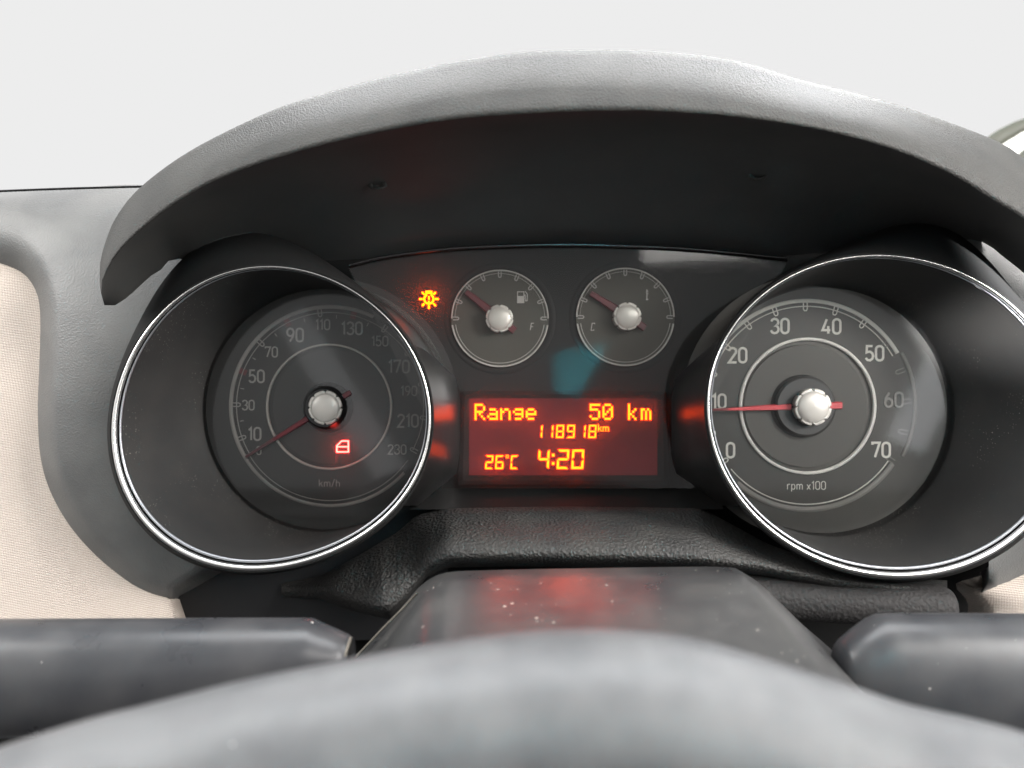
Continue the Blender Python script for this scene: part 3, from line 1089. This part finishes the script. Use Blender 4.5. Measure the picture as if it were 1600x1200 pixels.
# ------------------------------------------------------------------ small gauges
def small_gauge(name, label, c, r, hub, hr, needle_ang, tail_len, letter, lpos):
    Yf = YF - 0.0012
    root = thing(name, P(c[0], c[1] + r, Yf), label, "gauge", None)
    v, f = lathe(c[0], c[1], YF - 0.0004, [(r + 11, YF - 0.0001), (r + 7, YF - 0.0006), (r + 2.5, YF - 0.0003), (r + 1, YF - 0.0002)], 64)
    mk("surround", v, f, M['fascia'], root)
    v, f = disc(c[0], c[1], Yf, r, 72, back=0.0012)
    face = mk("dial_face", v, f, M['smallface'], root, smooth=False)
    v, f = ring_strip(*c, Yf - 0.00005, r - 2.2, r, 0, 180, 0.0002)
    mk("scale_ring", v, f, M['printdim'], face)
    v, f = ring_strip(*c, Yf - 0.00005, r - 2.6, r, 188, 352, 0.0003)
    mk("scale_ring", v, f, M['printdim'], face)
    v, f = ring_strip(*c, Yf - 0.00005, r - 7, r - 6, 188, 352, 0.0002)
    mk("scale_line", v, f, M['printdim'], face)
    v, f = ring_strip(*c, Yf - 0.00005, r - 6.5, r - 5.7, 2, 178, 0.0002)
    mk("scale_line", v, f, M['printfaint'], face)
    tm = tick_mesh(4.2, 9, M['printfaint'], Yf)
    for k in range(9):
        ang = k * 22.5
        px, py = clockpos(*c, r - 7.5, ang)
        local("tick", tm, P(px, py, Yf - 0.0001), face, roty=R(ang - 90))
    me = text_mesh(letter, 11 * Yf / FPX, M['printdim'], wd=0.12)
    local("letter", me, P(*lpos, Yf - 0.0001), face, label="letter " + letter)
    needle("needle", hub, needle_ang, hr * 0.9, r * 0.88, 13, 9, Yf - 0.003, Yf - 0.002, M['needledark'], root)
    needle("needle_tail", hub, needle_ang + 180, hr * 0.9, hr + tail_len, 12, 12, Yf - 0.003, Yf - 0.003, M['needledark'], root)
    hub_cap("hub_cap", hub[0], hub[1], hr, Yf - 0.005, root, M['hub'])
    return root, face, Yf


fg, face, Yf = small_gauge("fuel_gauge", "small round gauge with a fuel pump symbol and letter F, left of the pair", (781, 497.6), 76.3, (780.3, 497.6), 21.7, 39, 9, 'F', (831, 510.6))
V, F = [], []
ribbon(V, F, [(-6, -9), (-6, 8), (4, 8), (4, -9), 'c'], 1.3, 0.5)
ribbon(V, F, [(-1, -9), (-1, 1.5)], 10, 0.5)
ribbon(V, F, [(4, 3), (6, 3), (6.5, -6), (9, -6), (9.5, 4), (6, 9)], 1.3, 0.5)
V = [(a * Yf / FPX, b * 0.0003, c_ * Yf / FPX) for a, b, c_ in V]
local("pump_symbol", mesh("pump_symbol", V, F, M['printdim']), P(814.6, 464, Yf - 0.0001), face)
tg, face, Yf = small_gauge("temperature_gauge", "small round gauge with a thermometer mark and letter C, right of the pair", (977, 495.3), 77, (980.5, 494.3), 22, 33, 11, 'C', (926, 510.6))
V, F = [], []
ribbon(V, F, [(0, 8), (0, -8)], 1.6, 0.5)
ribbon(V, F, [(0, 5), (2.5, 5)], 1.2, 0.5)
ribbon(V, F, [(0, 1), (2.5, 1)], 1.2, 0.5)
ribbon(V, F, [(-1.5, -8), (2.2, -8)], 2.0, 0.5)
V = [(a * Yf / FPX, b * 0.0003, c_ * Yf / FPX) for a, b, c_ in V]
local("thermometer_symbol", mesh("thermometer_symbol", V, F, M['printdim']), P(1010.7, 460, Yf - 0.0001), face)

# ------------------------------------------------------------------ trip display
YS = 0.3446
disp = thing("trip_display", P(880, 745, YS), "red backlit screen with orange range, distance, temperature and clock readings", "display")
o_ = [(722, 611), (1040, 611), (1046, 757), (716, 757)]
i_ = [(734, 623.4), (1025.8, 623.4), (1025.8, 741.6), (734, 741.6)]
rows = [[P(*q, YF - 0.0002) for q in o_], [P(*q, 0.3452) for q in o_], [P(a[0] * .6 + b[0] * .4, a[1] * .6 + b[1] * .4, 0.3444) for a, b in zip(o_, i_)], [P(*q, YS + 0.0002) for q in i_]]
v, f = loft(rows, closed=True)
mk("frame", v, f, M['gap'], disp, smooth=False)
scr = mk("screen", [P(*q, YS) for q in ((733, 622.5), (1027, 622.5), (1027, 742.5), (733, 742.5))], [(0, 1, 2, 3)], M['backlit'], disp, smooth=False)
YT = YS - 0.0004
st = YT / FPX
DOT = {
    'R': ["11110", "10001", "10001", "11110", "10100", "10010", "10001"],
    'a': ["00000", "00000", "01110", "00001", "01111", "10001", "01111"],
    'n': ["00000", "00000", "10110", "11001", "10001", "10001", "10001"],
    'g': ["00000", "00000", "01111", "10001", "01111", "00001", "01110"],
    'e': ["00000", "00000", "01110", "10001", "11111", "10000", "01110"],
    '5': ["11111", "10000", "11110", "00001", "00001", "10001", "01110"],
    '0': ["01110", "10001", "10011", "10101", "11001", "10001", "01110"],
    'k': ["10000", "10000", "10010", "10100", "11000", "10100", "10010"],
    'm': ["00000", "00000", "11010", "10101", "10101", "10101", "10101"],
}


def add_box(V, F, x0, z0, x1, z1, t):
    b = len(V)
    V += [(x0, -t, z0), (x1, -t, z0), (x1, -t, z1), (x0, -t, z1), (x0, 0, z0), (x1, 0, z0), (x1, 0, z1), (x0, 0, z1)]
    F += [(b, b + 1, b + 2, b + 3), (b, b + 4, b + 5, b + 1), (b + 1, b + 5, b + 6, b + 2), (b + 2, b + 6, b + 7, b + 3), (b + 3, b + 7, b + 4, b)]


def dot_char(ch, x_, y_):
    V, F = [], []
    cw, chh = 3.3 * st, 3.62 * st
    for r_, line in enumerate(DOT[ch]):
        for q, bit in enumerate(line):
            if bit == '1':
                add_box(V, F, q * cw, -(r_ + 1) * chh, (q + 0.94) * cw, -(r_ + 0.06) * chh, 0.0003)
    local("character", mesh("character", V, F, M['lcd']), P(x_, y_, YT), scr)


for i, ch in enumerate("Range    50 km"):
    if ch != ' ':
        dot_char(ch, 741.6 + i * 19.97, 630.7)
SEG = {'0': 'abcdef', '1': 'bc', '2': 'abged', '4': 'fgbc', '6': 'afgedc', '8': 'abcdefg', '9': 'abcdfg', 'C': 'aefd'}


def seg_char(ch, x_, y_, wpx, hpx, tw, slant=0.06, segs=None):
    """seven segment figure with bevelled segment ends; x_, y_ = top left pixel"""
    V, F = [], []
    W_, H = wpx, hpx
    g = tw * 0.12
    h2 = H / 2
    S = {'a': (0, H, W_, H, 'h', -1), 'g': (0, h2, W_, h2, 'h', 0), 'd': (0, 0, W_, 0, 'h', 1),
         'f': (0, h2, 0, H, 'v', 1), 'e': (0, 0, 0, h2, 'v', 1), 'b': (W_, h2, W_, H, 'v', -1), 'c': (W_, 0, W_, h2, 'v', -1)}
    for k in (segs or SEG[ch]):
        xa, za, xb, zb, d, sd = S[k]
        if d == 'h':
            lo, hi = (za, za + tw) if sd == 1 else ((za - tw, za) if sd == -1 else (za - tw / 2, za + tw / 2))
            if sd == 0:
                pts = [(xa + g + tw * .15, za), (xa + tw * .7 + g, lo), (xb - tw * .7 - g, lo), (xb - tw * .15 - g, za), (xb - tw * .7 - g, hi), (xa + tw * .7 + g, hi)]
            elif sd == -1:
                pts = [(xa + g, hi), (xa + tw + g, lo), (xb - tw - g, lo), (xb - g, hi)]
            else:
                pts = [(xa + g, lo), (xb - g, lo), (xb - tw - g, hi), (xa + tw + g, hi)]
        else:
            x0, x1 = (xa, xa + tw) if sd == 1 else (xa - tw, xa)
            z0, z1 = za + g, zb - g
            if sd == 1:
                pts = [(x0, z0), (x1, z0 + tw * .8), (x1, z1 - tw * .8), (x0, z1)]
            else:
                pts = [(x0, z0 + tw * .8), (x1, z0), (x1, z1), (x0, z1 - tw * .8)]
        b = len(V)
        n = len(pts)
        for yy in (-0.0003, 0):
            V += [((p[0] + p[1] * slant) * st, yy, (p[1] - H) * st) for p in pts]
        F.append(tuple(range(b, b + n)))
        F += [(b + j, b + n + j, b + n + (j + 1) % n, b + (j + 1) % n) for j in range(n)]
    local("character", mesh("character", V, F, M['lcd']), P(x_, y_, YT), scr)


for i, ch in enumerate("118918"):
    x0 = 834.6 + i * 16.85
    seg_char(ch, x0, 663.8, 12.3, 20.6, 2.5)
seg_char('2', 757.8, 711.4, 12.2, 21.5, 2.6)
seg_char('6', 773.4, 711.4, 12.8, 21.5, 2.6)
seg_char('C', 797.3, 711.4, 11.4, 21.5, 2.6)
V, F = [], []
ribbon(V, F, arc(0, 0, 2.1, 2.1, 0, 360, 12)[:-1] + ['c'], 1.1, 0.0003, sc=1)
V = [(a * st, b, c_ * st) for a, b, c_ in V]
local("character", mesh("character", V, F, M['lcd']), P(792.6, 713.2, YT), scr)
seg_char('4', 839.8, 702.3, 17.6, 30.5, 3.6)
seg_char('2', 869.4, 702.3, 18.6, 30.5, 3.6)
seg_char('0', 892.4, 702.3, 18.8, 30.5, 3.6)
V, F = [], []
for z in (6.5, -6.5):
    add_box(V, F, -2.1 * st, (z - 2.1) * st, 2.1 * st, (z + 2.1) * st, 0.0003)
local("character", mesh("character", V, F, M['lcd']), P(864.3, 717.6, YT), scr)
me = text_mesh("km", 11 * st, M['lcd'], wd=0.11, gap=0.18, xs=1.12, thick=0.0003)
local("character", me, P(942.7, 668.6, YT), scr, label="small letters km")

# ------------------------------------------------------------------ added, spot-lit sleeve behind the viewer, cut to the outline of its reflection in the cover
sl_px = [(866, 560), (880, 552), (915, 547), (946, 542), (936, 568), (922, 596), (906, 624), (884, 625), (866, 622), (865, 590)]


def bounce(px, py, Yto):
    p = P(px, py, 0.340)
    n_ = Vector((0, -1, 0.03)).normalized()
    d = p.normalized()
    r_ = d - 2 * d.dot(n_) * n_
    return p + r_ * ((Yto - p.y) / r_.y)


slv = thing("reflected_cloth", bounce(895, 590, -0.25), "turquoise cloth added behind the viewer showing as a blue patch reflected above the screen", "cloth_piece")
ctr = bounce(898, 585, -0.25)
rows = []
for k_, yy in ((1.0, -0.262), (1.03, -0.255), (1.0, -0.249), (0.8, -0.246), (0.02, -0.245)):
    rows.append([Vector((ctr.x + (q.x - ctr.x) * k_, yy, ctr.z + (q.z - ctr.z) * k_)) for q in (bounce(*u, -0.25) for u in sl_px)])
v, f = loft(rows, closed=True)
f.append(tuple(range(len(sl_px))))
M['teal'] = material("turquoise_cloth", (0.05, 0.42, 0.50), 0.8)
grain(M['teal'], 60, 0.004, 0.6, 'noise')
mk("cloth_patch", v, f, M['teal'], slv)
spot("cloth_spot", (0.02, 0.0, 0.42), ctr, 1700, 22, 0.3)  # spot added to light only the cloth for its reflection

# ------------------------------------------------------------------ steering column shroud
col = thing("column_shroud", P(920, 1000, 0.24), "dusty glossy black steering column cover with red glow on its top", "column cover")
out = [(505, 1085), (532, 1045), (575, 1006), (612, 968), (640, 934), (662, 911), (695, 895), (760, 891), (900, 888), (1040, 886), (1135, 886), (1158, 893), (1195, 918), (1250, 972), (1300, 1016), (1345, 1062), (1400, 1100), (1440, 1140)]
op = resample(out, 70)
rows = []
base = [P(q.x, q.y, 0.272) for q in op]
rows.append([Vector((p.x * 0.97 + 0.0006, 0.285, p.z - 0.006)) for p in base])
rows.append([Vector((p.x, 0.2745, p.z - 0.0010)) for p in base])
rows.append(base)
for k in range(1, 10):
    u = k / 9
    Y = 0.272 - 0.110 * u
    rows.append([Vector(((p.x - 0.026) * (1 - 0.06 * u) + 0.026, Y, p.z - 0.004 * u - 0.008 * u * u)) for p in base])
v, f = loft(rows, flip=True)
mk("upper_cover", v, f, M['shroud'], col)
seam = [P(x_, y_, 0.262) for x_, y_ in ((652, 926), (630, 950), (600, 980), (570, 1012), (548, 1035))]
v, f = tube(seam, 0.00035, 6)
mk("cover_seam", v, f, M['seam'], col)


# ------------------------------------------------------------------ stalks
def stalk(name, label, stations, Y):
    """stations: (px, top py, bottom py, depth scale)"""
    root = thing(name, P(stations[0][0], (stations[0][1] + stations[0][2]) / 2, Y), label, "stalk", "stalks either side of the steering column")
    rows = []
    n = 28
    for px, y0, y1, ds in stations:
        cyy, h = (y0 + y1) / 2, (y1 - y0) / 2
        row = []
        for k in range(n):
            a = 2 * PI * k / n
            ca, sa = math.cos(a), math.sin(a)
            e = 0.9
            ca = math.copysign(abs(ca) ** e, ca)
            sa = math.copysign(abs(sa) ** e, sa)
            p = P(px, cyy - h * sa, Y)
            row.append(Vector((p.x, Y + ca * 0.011 * ds, p.z)))
        rows.append(row)
    v, f = loft(rows, closed=True, flip=stations[0][0] < stations[-1][0])
    f.append(tuple(range(n)))
    f.append(tuple(len(v) - n + k for k in range(n)))
    mk("lever", v, f, M['stalk'], root)
    return root


ls = stalk("indicator_stalk", "dark plastic column stalk at lower left with a pale sheen on its top", [(-160, 972, 1150, 1.2), (0, 970, 1148, 1.2), (200, 969, 1140, 1.15), (400, 968, 1120, 1.1), (470, 968, 1110, 1.05), (486, 968.5, 1108, 1.0), (497, 974, 1100, 0.95), (520, 984, 1085, 0.85), (540, 993, 1072, 0.75), (549, 999, 1064, 0.6)], 0.235)
rs = stalk("wiper_stalk", "dark plastic column stalk at lower right below the tachometer", [(1312, 1006, 1100, 0.6), (1320, 998, 1112, 0.75), (1340, 982, 1122, 0.85), (1362, 966, 1134, 0.95), (1375, 961, 1140, 1.0), (1390, 960, 1146, 1.05), (1460, 960, 1158, 1.1), (1600, 961, 1172, 1.2), (1760, 962, 1185, 1.2)], 0.235)
v, f = tube([P(548, 996, 0.232), P(543, 1012, 0.229), P(536, 1034, 0.229)], 0.0004, 6)
mk("joint_seam", v, f, M['seam'], ls)

# ------------------------------------------------------------------ steering wheel
wheel = thing("steering_wheel", P(880, 1150, 0.14), "blurred grey leather steering wheel rim across the bottom of the view", "steering wheel")
sil = [(-900, 1700), (-500, 1400), (-200, 1235), (0, 1163), (150, 1118), (250, 1094), (400, 1058), (525, 1034), (650, 1010), (760, 993), (850, 984), (940, 982), (1040, 989), (1100, 1002), (1182, 1026), (1300, 1062), (1400, 1094), (1600, 1140), (1800, 1220), (2100, 1390), (2500, 1700)]
sp_ = resample(sil, 100)
rows = []
n = 40
RT = 0.0165
pth = []
for i, q in enumerate(sp_):
    u = (q.x - 880) / 1500
    Y = 0.140 - 0.030 * min(1.3, abs(u)) ** 1.3
    # centre of the tube lies one radius below the sight line over its crest
    p = P(q.x, q.y, Y)
    pth.append(p + Vector((0, -p.z, -Y)).normalized() * 0 + Vector((0, 0, -RT * math.sqrt(1 + (p.z / Y) ** 2))))
for i, p in enumerate(pth):
    t = (pth[min(i + 1, len(pth) - 1)] - pth[max(i - 1, 0)]).normalized()
    a = t.cross(Vector((0, 1, 0))).normalized()       # across, in the picture's up-down sense
    b = t.cross(a).normalized()
    row = []
    for k in range(n):
        th = 2 * PI * k / n
        r = RT
        # leather halves meet in a shallow seam on the driver's side of the crest
        d = abs((th - R(90 + 38) + PI) % (2 * PI) - PI)
        r -= 0.0006 * math.exp(-(d / 0.09) ** 2)
        row.append(p + a * math.cos(th) * r + b * math.sin(th) * r)
    rows.append(row)
v, f = loft(rows, closed=True)
mk("rim", v, f, M['rim'], wheel)

# ------------------------------------------------------------------ pillar trim at the right edge
pil = thing("pillar_trim", P(1600, 260, 0.62), "white trim with an olive grey edge behind the hood at the right margin", "trim")
rows = [[P(q.x, q.y, 0.60) for q in resample([(1490, 262), (1543, 214), (1575, 195), (1600, 185), (1660, 168)], 16)],
        [P(q.x, q.y, 0.595) for q in resample([(1500, 270), (1555, 221), (1582, 207), (1602, 196), (1662, 180)], 16)],
        [P(q.x, q.y, 0.60) for q in resample([(1505, 275), (1562, 229), (1588, 213), (1606, 203), (1668, 187)], 16)]]
v, f = loft(rows)
mk("edge_trim", v, f, M['olive'], pil)
rows = [[P(q.x, q.y, 0.603) for q in resample([(1505, 272), (1558, 222), (1584, 206), (1604, 195), (1665, 180)], 16)],
        [P(q.x, q.y, 0.598) for q in resample([(1540, 330), (1600, 262), (1640, 240), (1660, 235), (1700, 225)], 16)]]
v, f = loft(rows)
mk("panel", v, f, M['white'], pil)
rows = [[P(q.x, q.y, 0.597) for q in resample([(1570, 262), (1590, 243), (1600, 233), (1660, 190)], 12)],
        [P(q.x, q.y, 0.592) for q in resample([(1580, 280), (1600, 262), (1620, 250), (1670, 215)], 12)]]
v, f = loft(rows)
mk("lower_trim", v, f, M['olive'], pil)

# ------------------------------------------------------------------ unseen dark floor sheet, raised to keep light off the undersides
M['floorsheet'] = material("dark_floor_sheet", (0.03, 0.03, 0.031), 0.95, spec=0.1)
grain(M['floorsheet'], 300, 0.002, 0.8, 'noise')
v = [(-0.9, -0.9, -0.22), (0.9, -0.9, -0.22), (0.9, 0.41, -0.22), (-0.9, 0.41, -0.22)]
o = mk("floor", v, [(0, 1, 2, 3)], M['floorsheet'], None, smooth=False)
o['kind'] = 'structure'
o['label'] = "unseen dark floor sheet raised below the dashboard to block light"
